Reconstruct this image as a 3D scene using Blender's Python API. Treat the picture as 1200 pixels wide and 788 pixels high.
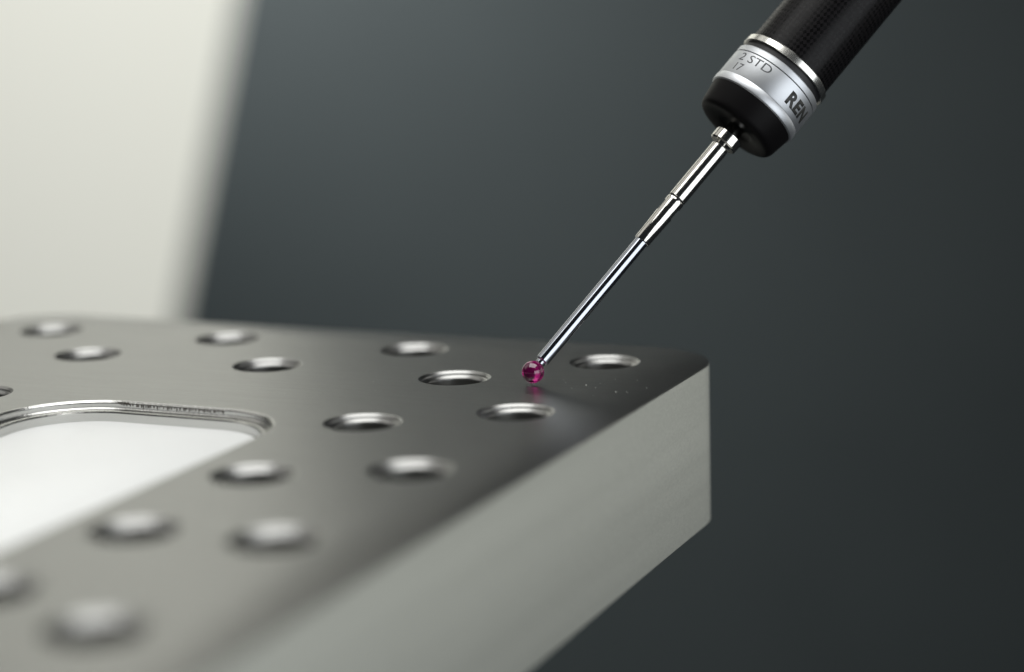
import bpy, bmesh, math, random
from mathutils import Vector, Matrix

# ------------------------------------------------------------------ scene, camera, light
sc = bpy.context.scene
for o in list(bpy.data.objects):
    bpy.data.objects.remove(o)
S = 0.001                                   # everything below is written in millimetres
R = math.radians
C = sc.collection

YAW, PITCH, ROLL = -0.412436, 0.187254, -0.0271037
CAM = Vector((106.1226, -274.4524, 59.7434))
fwd = Vector((math.sin(YAW) * math.cos(PITCH), math.cos(YAW) * math.cos(PITCH), -math.sin(PITCH)))
rgt = Vector((math.cos(YAW), -math.sin(YAW), 0))
upv = rgt.cross(fwd)
rgt, upv = math.cos(ROLL) * rgt + math.sin(ROLL) * upv, -math.sin(ROLL) * rgt + math.cos(ROLL) * upv
cd = bpy.data.cameras.new('camera')
cam = bpy.data.objects.new('camera', cd)
C.objects.link(cam)
M = Matrix((rgt, upv, -fwd)).transposed().to_4x4()
M.translation = CAM * S
cam.matrix_world = M
cd.sensor_width = 36
cd.lens = 75.74
cd.clip_start = 0.01
cd.clip_end = 50
cd.dof.use_dof = True
cd.dof.focus_distance = 0.2868
cd.dof.aperture_fstop = 7.6
cd.dof.aperture_blades = 0
sc.camera = cam

world = bpy.data.worlds.new('World')
sc.world = world
world.use_nodes = True
world.node_tree.nodes['Background'].inputs[0].default_value = (0.75, 0.86, 0.95, 1)
world.node_tree.nodes['Background'].inputs[1].default_value = 0.02

def lamp(name, loc, target, sx, sy, power, col=(1, 1, 1), spread=180):
    d = bpy.data.lights.new(name, 'AREA')
    d.shape = 'RECTANGLE'
    d.size, d.size_y, d.energy, d.color = sx * S, sy * S, power, col
    d.spread = R(spread)
    o = bpy.data.objects.new(name, d)
    C.objects.link(o)
    o.location = Vector(loc) * S
    o.rotation_euler = (Vector(target) - Vector(loc)).to_track_quat('-Z', 'Y').to_euler()
    return o

lamp('ceiling_panel', (150, -300, 1900), (150, -299, 0), 2200, 1800, 44.0, (1.0, 1.0, 0.97))
lamp('added_rear_fill', (300, 50, 1700), (-740, 960, 60), 700, 700, 4.7, (1.0, 1.0, 0.965), 52)  # added unseen fill light that brightens the cream column and backdrop
lamp('added_wall_fill', (-994, 1373, 230), (-890, 2010, -20), 300, 500, 4.6, (0.95, 1.0, 1.0))  # added fill light hidden by the column, lightens the wall beside it
lamp('left_softbox', (-760, -60, 640), (0, -20, 20), 700, 700, 1.1, (1.0, 0.98, 0.92))
lamp('side_softbox', (700, 500, 60), (0, -40, 0), 700, 500, 0.82, (1.0, 1.0, 0.94))
lamp('front_softbox', (600, -290, 10), (0, 0, 20), 720, 460, 2.5, (0.93, 0.97, 1.0))

sc.view_settings.view_transform = 'Standard'
sc.view_settings.look = 'None'
sc.view_settings.exposure = 0
sc.view_settings.gamma = 1
sc.render.engine = 'CYCLES'
sc.cycles.max_bounces = 10
sc.cycles.transmission_bounces = 8
sc.cycles.use_denoising = True

# ------------------------------------------------------------------ materials
def mat(name, col, metal=0.0, rough=0.5, **kw):
    m = bpy.data.materials.new(name)
    m.use_nodes = True
    b = m.node_tree.nodes['Principled BSDF']
    b.inputs['Base Color'].default_value = (*col, 1)
    b.inputs['Metallic'].default_value = metal
    b.inputs['Roughness'].default_value = rough
    for k, v in kw.items():
        b.inputs[k.replace('_', ' ')].default_value = v
    return m

def nodes(m):
    return m.node_tree.nodes, m.node_tree.links, m.node_tree.nodes['Principled BSDF']

def coords(m, scale=(1, 1, 1), rot=(0, 0, 0)):
    """object coordinates in millimetres, stretched"""
    N, L, b = nodes(m)
    tc = N.new('ShaderNodeTexCoord')
    mp = N.new('ShaderNodeMapping')
    mp.inputs['Scale'].default_value = [1000 * s for s in scale]
    mp.inputs['Rotation'].default_value = rot
    L.new(tc.outputs['Object'], mp.inputs['Vector'])
    return mp.outputs['Vector']

def noise(m, vec, scale, detail=4, rough=0.55):
    N, L, b = nodes(m)
    n = N.new('ShaderNodeTexNoise')
    n.inputs['Scale'].default_value = scale
    n.inputs['Detail'].default_value = detail
    n.inputs['Roughness'].default_value = rough
    L.new(vec, n.inputs['Vector'])
    return n.outputs['Fac']

def remap(m, fac, lo, hi, a=0.3, z=0.7):
    N, L, b = nodes(m)
    r = N.new('ShaderNodeMapRange')
    r.inputs['From Min'].default_value = a
    r.inputs['From Max'].default_value = z
    r.inputs['To Min'].default_value = lo
    r.inputs['To Max'].default_value = hi
    L.new(fac, r.inputs['Value'])
    return r.outputs['Result']

def ramp(m, fac, c0, c1, p0=0.3, p1=0.7):
    N, L, b = nodes(m)
    r = N.new('ShaderNodeValToRGB')
    r.color_ramp.elements[0].position, r.color_ramp.elements[1].position = p0, p1
    r.color_ramp.elements[0].color, r.color_ramp.elements[1].color = (*c0, 1), (*c1, 1)
    L.new(fac, r.inputs['Fac'])
    return r.outputs['Color']

def bump(m, fac, dist, strength=1.0):
    N, L, b = nodes(m)
    n = N.new('ShaderNodeBump')
    n.inputs['Distance'].default_value = dist * S
    n.inputs['Strength'].default_value = strength
    L.new(fac, n.inputs['Height'])
    L.new(n.outputs['Normal'], b.inputs['Normal'])

# milled top of the plate
m_top = mat('milled_top', (0.5, 0.5, 0.49), 1, 0.3)
v = coords(m_top)
vb = coords(m_top, (0.05, 1.0, 1.0), (0, 0, R(-14)))            # faint brushed cutter lines
N, L, b = nodes(m_top)
L.new(remap(m_top, noise(m_top, vb, 1.6, 5, 0.7), 0.30, 0.345), b.inputs['Roughness'])
mx = N.new('ShaderNodeMix')
mx.data_type = 'RGBA'
mx.inputs[0].default_value = 0.5
L.new(ramp(m_top, noise(m_top, v, 2.6, 5, 0.8), (0.190, 0.190, 0.186), (0.262, 0.262, 0.257)), mx.inputs[6])
L.new(ramp(m_top, noise(m_top, vb, 2.4, 5, 0.75), (0.200, 0.200, 0.196), (0.256, 0.256, 0.250)), mx.inputs[7])
L.new(mx.outputs[2], b.inputs['Base Color'])

# satin sawn side of the plate, with long streaks
m_side = mat('satin_side', (0.62, 0.63, 0.59), 1, 0.55)
v = coords(m_side, (1, 0.02, 1), (R(-2.5), 0, 0))
N, L, b = nodes(m_side)
mx = N.new('ShaderNodeMix')
mx.data_type = 'RGBA'
mx.inputs[0].default_value = 0.4
L.new(ramp(m_side, noise(m_side, v, 0.28, 4, 0.6), (0.61, 0.625, 0.58), (0.73, 0.745, 0.695)), mx.inputs[6])
L.new(ramp(m_side, noise(m_side, coords(m_side, (1, 0.45, 1)), 3.2, 5, 0.8), (0.53, 0.545, 0.505), (0.83, 0.845, 0.79)), mx.inputs[7])
L.new(mx.outputs[2], b.inputs['Base Color'])
v2 = coords(m_side, (1, 0.25, 1))
bump(m_side, noise(m_side, v2, 4.5, 5, 0.75), 0.02, 0.8)
m_bottom = mat('milled_bottom', (0.5, 0.5, 0.49), 1, 0.4)
m_edge = mat('bright_edge', (0.32, 0.32, 0.315), 1, 0.3)
m_bore = mat('shaded_bore_metal', (0.10, 0.10, 0.095), 1, 0.45)  # shade of the deep holes is put into this darker metal colour
m_rim = mat('pocket_metal', (0.55, 0.55, 0.535), 1, 0.24)
v = coords(m_rim, (1, 1, 0.35))
bump(m_rim, noise(m_rim, v, 2.6, 3, 0.6), 0.05, 0.7)
m_burr = mat('torn_metal', (0.10, 0.09, 0.08), 1, 0.5)
m_white = mat('white_plastic', (0.87, 0.88, 0.88), 0, 0.5)
v = coords(m_white)
bump(m_white, noise(m_white, v, 3, 2), 0.01, 0.4)
m_steel = mat('polished_steel', (0.66, 0.645, 0.61), 1, 0.11)
m_ring = mat('bright_ring', (0.80, 0.79, 0.75), 1, 0.22)
m_carbide = mat('carbide_stem', (0.43, 0.45, 0.50), 1, 0.1)
m_dark = mat('dark_gap', (0.01, 0.01, 0.012), 0, 0.5)
m_nose = mat('black_anodised', (0.006, 0.0055, 0.006), 0, 0.45, Specular_IOR_Level=0.08)
v = coords(m_nose)
bump(m_nose, noise(m_nose, v, 6, 3), 0.01, 0.4)
m_band = mat('satin_aluminium', (0.64, 0.66, 0.69), 1, 0.48)
v = coords(m_band)
bump(m_band, noise(m_band, v, 7, 4, 0.7), 0.012, 0.6)
m_ink = mat('dark_lettering', (0.025, 0.026, 0.024), 0, 0.5)
m_ink2 = mat('grey_lettering', (0.06, 0.065, 0.07), 0, 0.5)
m_ruby = mat('ruby', (0.46, 0.013, 0.21), 0, 0.02, IOR=1.76, Transmission_Weight=0.86)
m_dust = mat('dust', (0.75, 0.75, 0.72), 0, 0.6)
m_col = mat('cream_paint', (0.80, 0.80, 0.74), 0, 0.5)
m_wall = mat('dark_grey_wall', (0.070, 0.082, 0.084), 0, 0.6)
v = coords(m_wall, (0.004, 0.004, 0.004))
N, L, b = nodes(m_wall)
L.new(ramp(m_wall, noise(m_wall, v, 1.2, 3), (0.052, 0.063, 0.066), (0.058, 0.070, 0.073)), b.inputs['Base Color'])
# carbon fibre tube: fine twill under clear lacquer
m_tube = mat('carbon_fibre', (0.006, 0.0055, 0.0065), 0, 0.3, Specular_IOR_Level=0.13)
N, L, b = nodes(m_tube)
def math_node(op, a, c=None):
    n = N.new('ShaderNodeMath')
    n.operation = op
    for i, q in enumerate((a, c)):
        if q is None:
            continue
        if isinstance(q, (int, float)):
            n.inputs[i].default_value = q
        else:
            L.new(q, n.inputs[i])
    return n.outputs[0]
sp = N.new('ShaderNodeSeparateXYZ')
L.new(coords(m_tube), sp.inputs[0])
arc = math_node('MULTIPLY', math_node('ARCTAN2', sp.outputs['Y'], sp.outputs['X']), 6.25)
cb_ = N.new('ShaderNodeCombineXYZ')                   # twill: short tows running at 45 degrees
L.new(math_node('ADD', arc, math_node('MULTIPLY', sp.outputs['Z'], 0.8)), cb_.inputs[0])
L.new(math_node('SUBTRACT', math_node('MULTIPLY', sp.outputs['Z'], 0.8), arc), cb_.inputs[1])
ck_ = N.new('ShaderNodeTexChecker')
ck_.inputs['Scale'].default_value = 1.7
L.new(cb_.outputs[0], ck_.inputs['Vector'])
nz = noise(m_tube, cb_.outputs[0], 0.9, 3, 0.6)
L.new(remap(m_tube, math_node('ADD', math_node('MULTIPLY', ck_.outputs['Fac'], 0.3), math_node('MULTIPLY', nz, 0.8)), 0.2, 0.4, 0.2, 0.8), b.inputs['Roughness'])
L.new(ramp(m_tube, ck_.outputs['Fac'], (0.003, 0.003, 0.0033), (0.007, 0.006, 0.007), 0.2, 0.8), b.inputs['Base Color'])
bump(m_tube, ck_.outputs['Fac'], 0.008, 0.3)

# ------------------------------------------------------------------ helpers
def obj(name, bm, mats, parent=None, origin=(0, 0, 0), sharp=35, smooth=True):
    """one mesh object from a bmesh in millimetres; origin in millimetres"""
    bmesh.ops.remove_doubles(bm, verts=bm.verts, dist=1e-5)
    bmesh.ops.recalc_face_normals(bm, faces=bm.faces)
    o0 = Vector(origin)
    for vtx in bm.verts:
        vtx.co = (vtx.co - o0) * S
    me = bpy.data.meshes.new(name)
    bm.to_mesh(me)
    bm.free()
    for m in (mats if isinstance(mats, (list, tuple)) else [mats]):
        me.materials.append(m)
    if smooth:
        me.shade_smooth()
        me.set_sharp_from_angle(angle=R(sharp))
    o = bpy.data.objects.new(name, me)
    C.objects.link(o)
    if parent:
        o.parent = parent
    o.location = o0 * S
    return o

def tag(o, label, cat, group=None):
    o['label'], o['category'] = label, cat
    if group:
        o['group'] = group
    return o

def lathe(profile, n=96, bm=None, ripple=None):
    bm = bm or bmesh.new()
    rings = []
    for r, z in profile:
        if r < 1e-6:
            rings.append([bm.verts.new((0, 0, z))])
        else:
            rings.append([bm.verts.new((r * math.cos(2 * math.pi * i / n), r * math.sin(2 * math.pi * i / n), z)) for i in range(n)])
    for a, c in zip(rings, rings[1:]):
        for i in range(n):
            j = (i + 1) % n
            q = [a[i % len(a)], a[j % len(a)], c[j % len(c)], c[i % len(c)]]
            q = list(dict.fromkeys(q))
            if len(q) > 2:
                bm.faces.new(q)
    return bm

def rrect(x0, x1, y0, y1, r, inset=0.0, n=14):
    """rounded rectangle, counter-clockwise"""
    x0 += inset; x1 -= inset; y0 += inset; y1 -= inset
    r = max(r - inset, 0.2)
    pts = []
    for cx, cy, a0 in ((x1 - r, y1 - r, 0), (x0 + r, y1 - r, 90), (x0 + r, y0 + r, 180), (x1 - r, y0 + r, 270)):
        for k in range(n + 1):
            a = R(a0 + 90 * k / n)
            pts.append((cx + r * math.cos(a), cy + r * math.sin(a)))
    return pts

def loft(bm, loops, mi=0):
    rows = [[bm.verts.new((x, y, z)) for x, y in pts] for pts, z in loops]
    out = []
    for a, c in zip(rows, rows[1:]):
        for i in range(len(a)):
            j = (i + 1) % len(a)
            f = bm.faces.new((a[i], a[j], c[j], c[i]))
            f.material_index = mi
            out.append(f)
    return rows

def loop_edges(bm, vs):
    return [bm.edges.get((vs[i], vs[(i + 1) % len(vs)])) or bm.edges.new((vs[i], vs[(i + 1) % len(vs)])) for i in range(len(vs))]

# ------------------------------------------------------------------ background
def slab(name, p0, p1, thick, z0, z1, material):
    """upright slab between two plan points; thickness to the far side"""
    a, c = Vector((*p0, 0)), Vector((*p1, 0))
    d = (c - a).normalized()
    nrm = Vector((-d.y, d.x, 0)) * thick
    bm = bmesh.new()
    vs = [bm.verts.new((q.x, q.y, z)) for z in (z0, z1) for q in (a, c, c + nrm, a + nrm)]
    for f in ((0, 1, 2, 3), (7, 6, 5, 4), (0, 4, 5, 1), (1, 5, 6, 2), (2, 6, 7, 3), (3, 7, 4, 0)):
        bm.faces.new([vs[i] for i in f])
    return obj(name, bm, material, origin=((a.x + c.x) / 2, (a.y + c.y) / 2, z0), smooth=False)

def at(px, py, d):
    """the point d millimetres deep that the photograph shows at that place"""
    f = 2524.6
    return CAM + d * ((px - 600) / f * rgt - (py - 394) / f * upv + fwd)

hf = Vector((fwd.x, fwd.y, 0)).normalized()          # level viewing direction
hr = Vector((hf.y, -hf.x, 0))
wc = CAM + hf * 2500
pl = wc - hr * 3000; pr = wc + hr * 3000
wall = slab('wall', (pl.x, pl.y), (pr.x, pr.y), 60, -1500, 2200, m_wall)
wall['kind'] = 'structure'

# leaning cream machine column in front of the wall (slanted right flank)
top, low = at(288, 0, 1300), at(227, 360, 1300)
slope = ((top - low).dot(hr)) / (top.z - low.z)
zb, zt = -900, 1500
cb = low + hr * slope * (zb - low.z); ct = low + hr * slope * (zt - low.z)
bm = bmesh.new()
zk = 60
ck = low + hr * slope * (zk - low.z); ct = ck + hr * slope * (zt - zk) * 0.6
quad = [(-620, zb, cb), (0, zb, cb), (0, zk, ck), (0, zt, ct), (-620, zt, ct)]
fr, bk = [], []
for off, z, base in quad:
    p = Vector((base.x, base.y, 0)) + hr * off
    d = (p - CAM).dot(hf)
    p += hf * (1290 - d)
    fr.append(bm.verts.new((p.x, p.y, z)))
    q = p + hf * 220 + (hr * -160 if off == 0 else hr * 0)
    bk.append(bm.verts.new((q.x, q.y, z)))
bm.faces.new(fr); bm.faces.new(bk[::-1])
for i in range(5):
    j = (i + 1) % 5
    bm.faces.new((fr[i], bk[i], bk[j], fr[j]))
bmesh.ops.bevel(bm, geom=list(bm.edges), offset=40, segments=8, profile=0.5, affect='EDGES')
column = obj('machine_column', bm, m_col, origin=(cb.x - 300, cb.y, zb))
tag(column, 'blurred cream painted machine column with slanted edge, left of the dark wall', 'column')

# the machine's crossbeam, above the picture; only its reflection in the plate shows
bm = bmesh.new()
vs = []
for dep in (1292, 1500):
    for off, z in ((-300, 520), (230, 520), (230, 780), (-300, 780)):
        b0 = CAM + hf * dep + hr * ((ck - CAM).dot(hr) + off)
        vs.append(bm.verts.new((b0.x, b0.y, z)))
for f in ((0, 1, 2, 3), (7, 6, 5, 4), (0, 4, 5, 1), (1, 5, 6, 2), (2, 6, 7, 3), (3, 7, 4, 0)):
    bm.faces.new([vs[i] for i in f])
bmesh.ops.bevel(bm, geom=list(bm.edges), offset=30, segments=5, profile=0.5, affect='EDGES')
beam = obj('crossbeam', bm, m_col, origin=(ck.x, ck.y, 520))
beam.parent = column
beam.location = beam.location - column.location

# ------------------------------------------------------------------ the plate
PX0, PX1, PY0, PY1, TH = -106.4, 14.39, -168.0, 12.3, 22.8
HOLES = [(0, 0), (0.5, -32.5), (0.6, -62.9), (0, -92.6), (-1.1, -122.6),
         (-15.8, -15.6), (-15.6, -43.2), (-15.6, -70.2), (-15.7, -94.1), (-17.5, -116.1),
         (-29.9, 0.9), (-61.2, 1.1), (-92.2, -0.2), (-45.2, -15.0), (-75.1, -15.4), (-74.4, -42.7)]
HR = 5.0
PK = (-63.5, -24.3, -124.0, -41.0)                   # pocket x0 x1 y0 y1
PKR = 12.0
SEG = 64
bm = bmesh.new()
e = 0.22
out = lambda i: rrect(PX0, PX1, PY0, PY1, 11.5, i)
rows = loft(bm, [(out(e), 0.0), (out(e * 0.3), -e * 0.3), (out(0), -e), ], 2)
rows2 = loft(bm, [(out(0), -e), (out(0), -TH + 0.4)], 1)
rows3 = loft(bm, [(out(0), -TH + 0.4), (out(0.4), -TH)], 2)
bm.faces.new(rows3[-1]).material_index = 3
top_loops = [rows[0]]
for hx, hy in HOLES:
    top_loops.append([bm.verts.new((hx + HR * math.cos(2 * math.pi * i / SEG), hy + HR * math.sin(2 * math.pi * i / SEG), 0)) for i in range(SEG)])
top_loops.append([bm.verts.new((x, y, 0)) for x, y in rrect(*PK, PKR)])
ed = [x for lp in top_loops for x in loop_edges(bm, lp)]
res = bmesh.ops.triangle_fill(bm, use_beauty=True, use_dissolve=False, edges=ed, normal=(0, 0, 1))
for g in res['geom']:
    if isinstance(g, bmesh.types.BMFace):
        g.material_index = 0
plate = obj('machined_plate', bm, [m_top, m_side, m_edge, m_bottom], origin=((PX0 + PX1) / 2, (PY0 + PY1) / 2, -TH), sharp=30)
tag(plate, 'thick satin grey machined metal plate with round holes and a recessed window', 'plate')

def child(o, parent):
    """keep the world place of o under parent (parents here are only translated)"""
    o.parent = parent
    o.location = o.location - parent.location
    return o

# one countersunk tapped hole, shared by all
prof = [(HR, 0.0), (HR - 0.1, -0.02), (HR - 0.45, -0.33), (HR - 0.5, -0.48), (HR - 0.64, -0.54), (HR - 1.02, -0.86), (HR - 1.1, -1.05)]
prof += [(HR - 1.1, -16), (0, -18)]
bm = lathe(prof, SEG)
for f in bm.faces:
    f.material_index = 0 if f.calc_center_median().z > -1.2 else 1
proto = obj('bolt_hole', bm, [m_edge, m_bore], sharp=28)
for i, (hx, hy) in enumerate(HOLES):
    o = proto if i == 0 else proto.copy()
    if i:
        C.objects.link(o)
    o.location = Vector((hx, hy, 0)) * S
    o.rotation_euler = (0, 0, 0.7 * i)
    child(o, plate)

# stepped wall of the recessed window
bm = bmesh.new()
pk = lambda i: rrect(*PK, PKR, i)
rw = loft(bm, [(pk(0), 0), (pk(0.1), -0.03), (pk(0.32), -0.28), (pk(0.36), -0.4), (pk(0.36), -0.95), (pk(0.5), -1.1), (pk(0.8), -1.15),
               (pk(1.35), -1.12), (pk(1.6), -1.2), (pk(1.72), -1.4), (pk(1.72), -3.5)])
bm.faces.new(rw[-1])
child(obj('window_rim', bm, m_rim, origin=((PK[0] + PK[1]) / 2, (PK[2] + PK[3]) / 2, -3.5), sharp=12), plate)

# torn milling marks along the far edge of the window
random.seed(11)
bm = bmesh.new()
x = -55.5
while x < -36.5:
    blot = x < -51.0
    w_ = random.uniform(0.16, 0.34) if blot else random.uniform(0.12, 0.3)
    h_ = random.uniform(0.3, 0.5) if blot else random.uniform(0.2, 0.45)
    zt_ = -0.1 - random.uniform(0, 0.12) if blot else -0.3 - random.uniform(0, 0.12)
    y_ = PK[3] - 0.36
    vs = [bm.verts.new((x + a * w_, y_ - d, zz)) for a, d, zz in ((-.5, 0, zt_), (.5, 0, zt_), (.35, 0, zt_ - h_), (-.4, 0, zt_ - h_),
                                                            (random.uniform(-.2, .2), random.uniform(.08, .2), zt_ - h_ * random.uniform(.3, .7)))]
    for i in range(4):
        bm.faces.new((vs[i], vs[(i + 1) % 4], vs[4]))
    bm.faces.new(vs[3::-1])
    x += w_ * (0.8 if blot else random.uniform(1.0, 2.0))
burr = child(obj('milling_burr', bm, m_burr, origin=(-46, PK[3], 0), smooth=False), plate)
burr['kind'] = 'stuff'

# white insert lying in the window
bm = bmesh.new()
rw = loft(bm, [(rrect(*PK, PKR, 1.85), -3.48), (rrect(*PK, PKR, 1.85), -2.6), (rrect(*PK, PKR, 2.1), -2.4)])
bm.faces.new(rw[-1]); bm.faces.new(rw[0][::-1])
tag(obj('white_insert', bm, m_white, origin=((PK[0] + PK[1]) / 2, (PK[2] + PK[3]) / 2, -3.48), sharp=50),
    'bright white flat insert lying in the recessed window of the metal plate', 'insert')

# ------------------------------------------------------------------ the probe
BALL = Vector((-3.9846, -16.1814, 1.62))
BALL = BALL + (CAM - BALL) * 0.0045          # just clear of the plate
AX = Vector((0.49138058, 0.51427084, 0.70290158)).normalized()
tcam = CAM - (BALL + AX * 55)
E1 = (tcam - tcam.dot(AX) * AX).normalized()
E2 = AX.cross(E1)
probe = bpy.data.objects.new('touch_probe', None)
probe.empty_display_size = 0.005
C.objects.link(probe)
PM = Matrix((E1, E2, AX)).transposed().to_4x4()
PM.translation = BALL * S
probe.matrix_world = PM
tag(probe, 'black and silver measuring probe with thin steel stylus and magenta ruby tip above the plate', 'probe')

def part(name, profile, m, parent=probe, n=96, sharp=30):
    return obj(name, lathe(profile, n), m, parent, sharp=sharp)

BR = 1.5
stem = part('stylus_stem', [(0, 1.5), (0.62, 1.42), (0.66, 1.45), (0.66, 1.85), (0.80, 1.9), (0.93, 2.05), (0.93, 23.2), (0, 23.2)], m_carbide, n=64)
bm = bmesh.new()
bmesh.ops.create_uvsphere(bm, u_segments=64, v_segments=40, radius=BR)
obj('ruby_ball', bm, m_ruby, stem, sharp=60)
# tapered sleeve with a cross-drilled flat, then the thicker upper sleeve
prof = [(0.93, 22.9), (1.07, 22.95), (1.12, 23.1), (1.2, 26.5)]
prof += [(1.2 + 0.07 * min(1, (t - 26.5) / 2.1), t) for t in [26.6 + 0.1 * k for k in range(36)]]
prof += [(1.22, 30.28), (1.02, 30.3), (0, 30.3)]
bm = lathe(prof, 96)
for q in bm.verts:                                    # two spanner flats
    if 27.75 < q.co.z < 29.45:
        a = math.atan2(q.co.y, q.co.x)
        r = math.hypot(q.co.x, q.co.y)
        lim = 1.04 / max(abs(math.cos(a - R(-100))), 1e-3)
        if r > lim:
            q.co.x *= lim / r
            q.co.y *= lim / r
obj('tapered_sleeve', bm, m_steel, stem, sharp=30)
part('sleeve_groove', [(0, 30.25), (1.08, 30.3), (1.08, 30.55), (0, 30.6)], m_dark, stem, 64)
part('upper_sleeve', [(0, 30.5), (1.2, 30.5), (1.27, 30.58), (1.27, 39.75), (1.1, 39.98), (0.9, 40.05), (0.9, 40.4), (0, 40.4)], m_steel, stem, 64)
bm = lathe([(0.30, 0.9), (0.30, 1.15), (0.36, 1.29), (0.44, 1.24)], 24)
for q in bm.verts:
    x, y, z = q.co
    q.co = Vector((z * math.cos(R(62)) - x * math.sin(R(62)), z * math.sin(R(62)) + x * math.cos(R(62)), 38.9 + y * 1.4))
obj('cross_hole', bm, m_dark, stem, sharp=60)
part('collar', [(0, 40.25), (1.8, 40.25), (2.0, 40.42), (2.0, 41.75), (1.85, 41.9), (1.2, 41.9), (1.2, 43.5), (0, 43.5)], m_steel, stem, 64)
part('probe_nose', [(0, 43.4), (2.2, 43.35), (2.5, 43.2), (2.9, 43.05), (4.4, 42.95), (5.1, 42.88), (5.5, 42.95), (5.78, 43.12), (5.95, 43.4), (6.06, 43.8), (6.45, 46.2), (6.5, 46.5), (0, 46.6)], m_nose)
band = part('probe_band', [(0, 46.45), (6.5, 46.45), (6.68, 46.6), (6.72, 46.75), (6.72, 47.55), (6.66, 47.66), (6.64, 47.72), (6.68, 47.8), (6.68, 51.34), (6.52, 51.36), (6.52, 51.48), (6.68, 51.5),
                           (6.68, 52.3), (6.55, 52.45), (0, 52.45)], m_band)
part('groove_line', [(6.5, 51.35), (6.56, 51.36), (6.56, 51.48), (6.5, 51.49)], m_dark, band)
part('gap_ring', [(0, 52.4), (6.25, 52.4), (6.25, 53.5), (0, 53.5)], m_dark)
part('polished_ring', [(0, 53.38), (6.6, 53.38), (6.7, 53.46), (6.7, 54.3), (6.5, 54.5), (6.2, 54.55), (0, 54.55)], m_ring)
part('carbon_tube', [(0, 54.5), (6.25, 54.5), (6.25, 120), (0, 120)], m_tube)

def lettering(text, ang, t, size, width, m, offset=0.0, spacing=1.0, rad=6.68):
    """raised print on the band: ang and t are the left end and baseline"""
    cu = bpy.data.curves.new('lettering', 'FONT')
    cu.body, cu.size, cu.offset = text, 1.0, offset
    cu.resolution_u = 4
    cu.space_character = spacing
    tmp = bpy.data.objects.new('lettering', cu)
    C.objects.link(tmp)
    me = bpy.data.meshes.new_from_object(tmp.evaluated_get(bpy.context.evaluated_depsgraph_get()))
    bpy.data.objects.remove(tmp)
    bm = bmesh.new()
    bm.from_mesh(me)
    bpy.data.meshes.remove(me)
    xs = [q.co.x for q in bm.verts]; ys = [q.co.y for q in bm.verts]
    x0, x1, y1 = min(xs), max(xs), max(ys)
    for q in bm.verts:
        q.co = Vector(((q.co.x - x0) / (x1 - x0) * width, q.co.y / y1 * size, 0))
    k = 0.15
    while k < width:
        bmesh.ops.bisect_plane(bm, geom=list(bm.verts) + list(bm.edges) + list(bm.faces), plane_co=(k, 0, 0), plane_no=(1, 0, 0))
        k += 0.15
    ext = bmesh.ops.extrude_face_region(bm, geom=list(bm.faces))
    upper = {g for g in ext['geom'] if isinstance(g, bmesh.types.BMVert)}
    for q in bm.verts:
        a = R(ang) + q.co.x / rad
        rr = rad + (0.012 if q in upper else -0.02)
        q.co = Vector((rr * math.cos(a), rr * math.sin(a), t + q.co.y))
    return obj('lettering', bm, m, band, smooth=False)

D = 6.68 * math.pi / 180
lettering('2 STD', -58.5, 49.85, 1.2, 48 * D, m_ink2)
lettering('17', -55.0, 48.2, 1.15, 12.5 * D, m_ink2)
lettering('REN', 23.4, 48.65, 1.85, 43.0 * D, m_ink, 0.05, 1.12)

# ------------------------------------------------------------------ dust
random.seed(4)
bm = bmesh.new()
spots = [(0, -14.5, .07), (3.2, -15.2, .1), (5.0, -16.4, .06), (9.9, -17.7, .07), (8.5, -18.1, .08), (8.6, -10.3, .05), (2, -17.4, .05), (11.5, -14.6, .06), (6.5, -21, .05), (-1, -12.8, .05)]
for k in range(60):
    spots.append((random.uniform(-90, 13), random.uniform(-100, 8), random.uniform(.02, .045)))
for x, y, r in spots:
    if PK[0] < x < PK[1] and y < PK[3]:
        continue
    if any((x - hx) ** 2 + (y - hy) ** 2 < 36 for hx, hy in HOLES):
        continue
    bmesh.ops.create_icosphere(bm, subdivisions=1, radius=r, matrix=Matrix.Translation((x, y, r * 0.6)) @ Matrix.Rotation(random.random() * 6, 4, 'Z') @ Matrix.Diagonal((1, random.uniform(.5, 1), .8, 1)))
dust = obj('dust', bm, m_dust, smooth=False)
dust['kind'] = 'stuff'
dust['label'] = 'tiny pale dust specks on the metal plate beside the ruby tip'
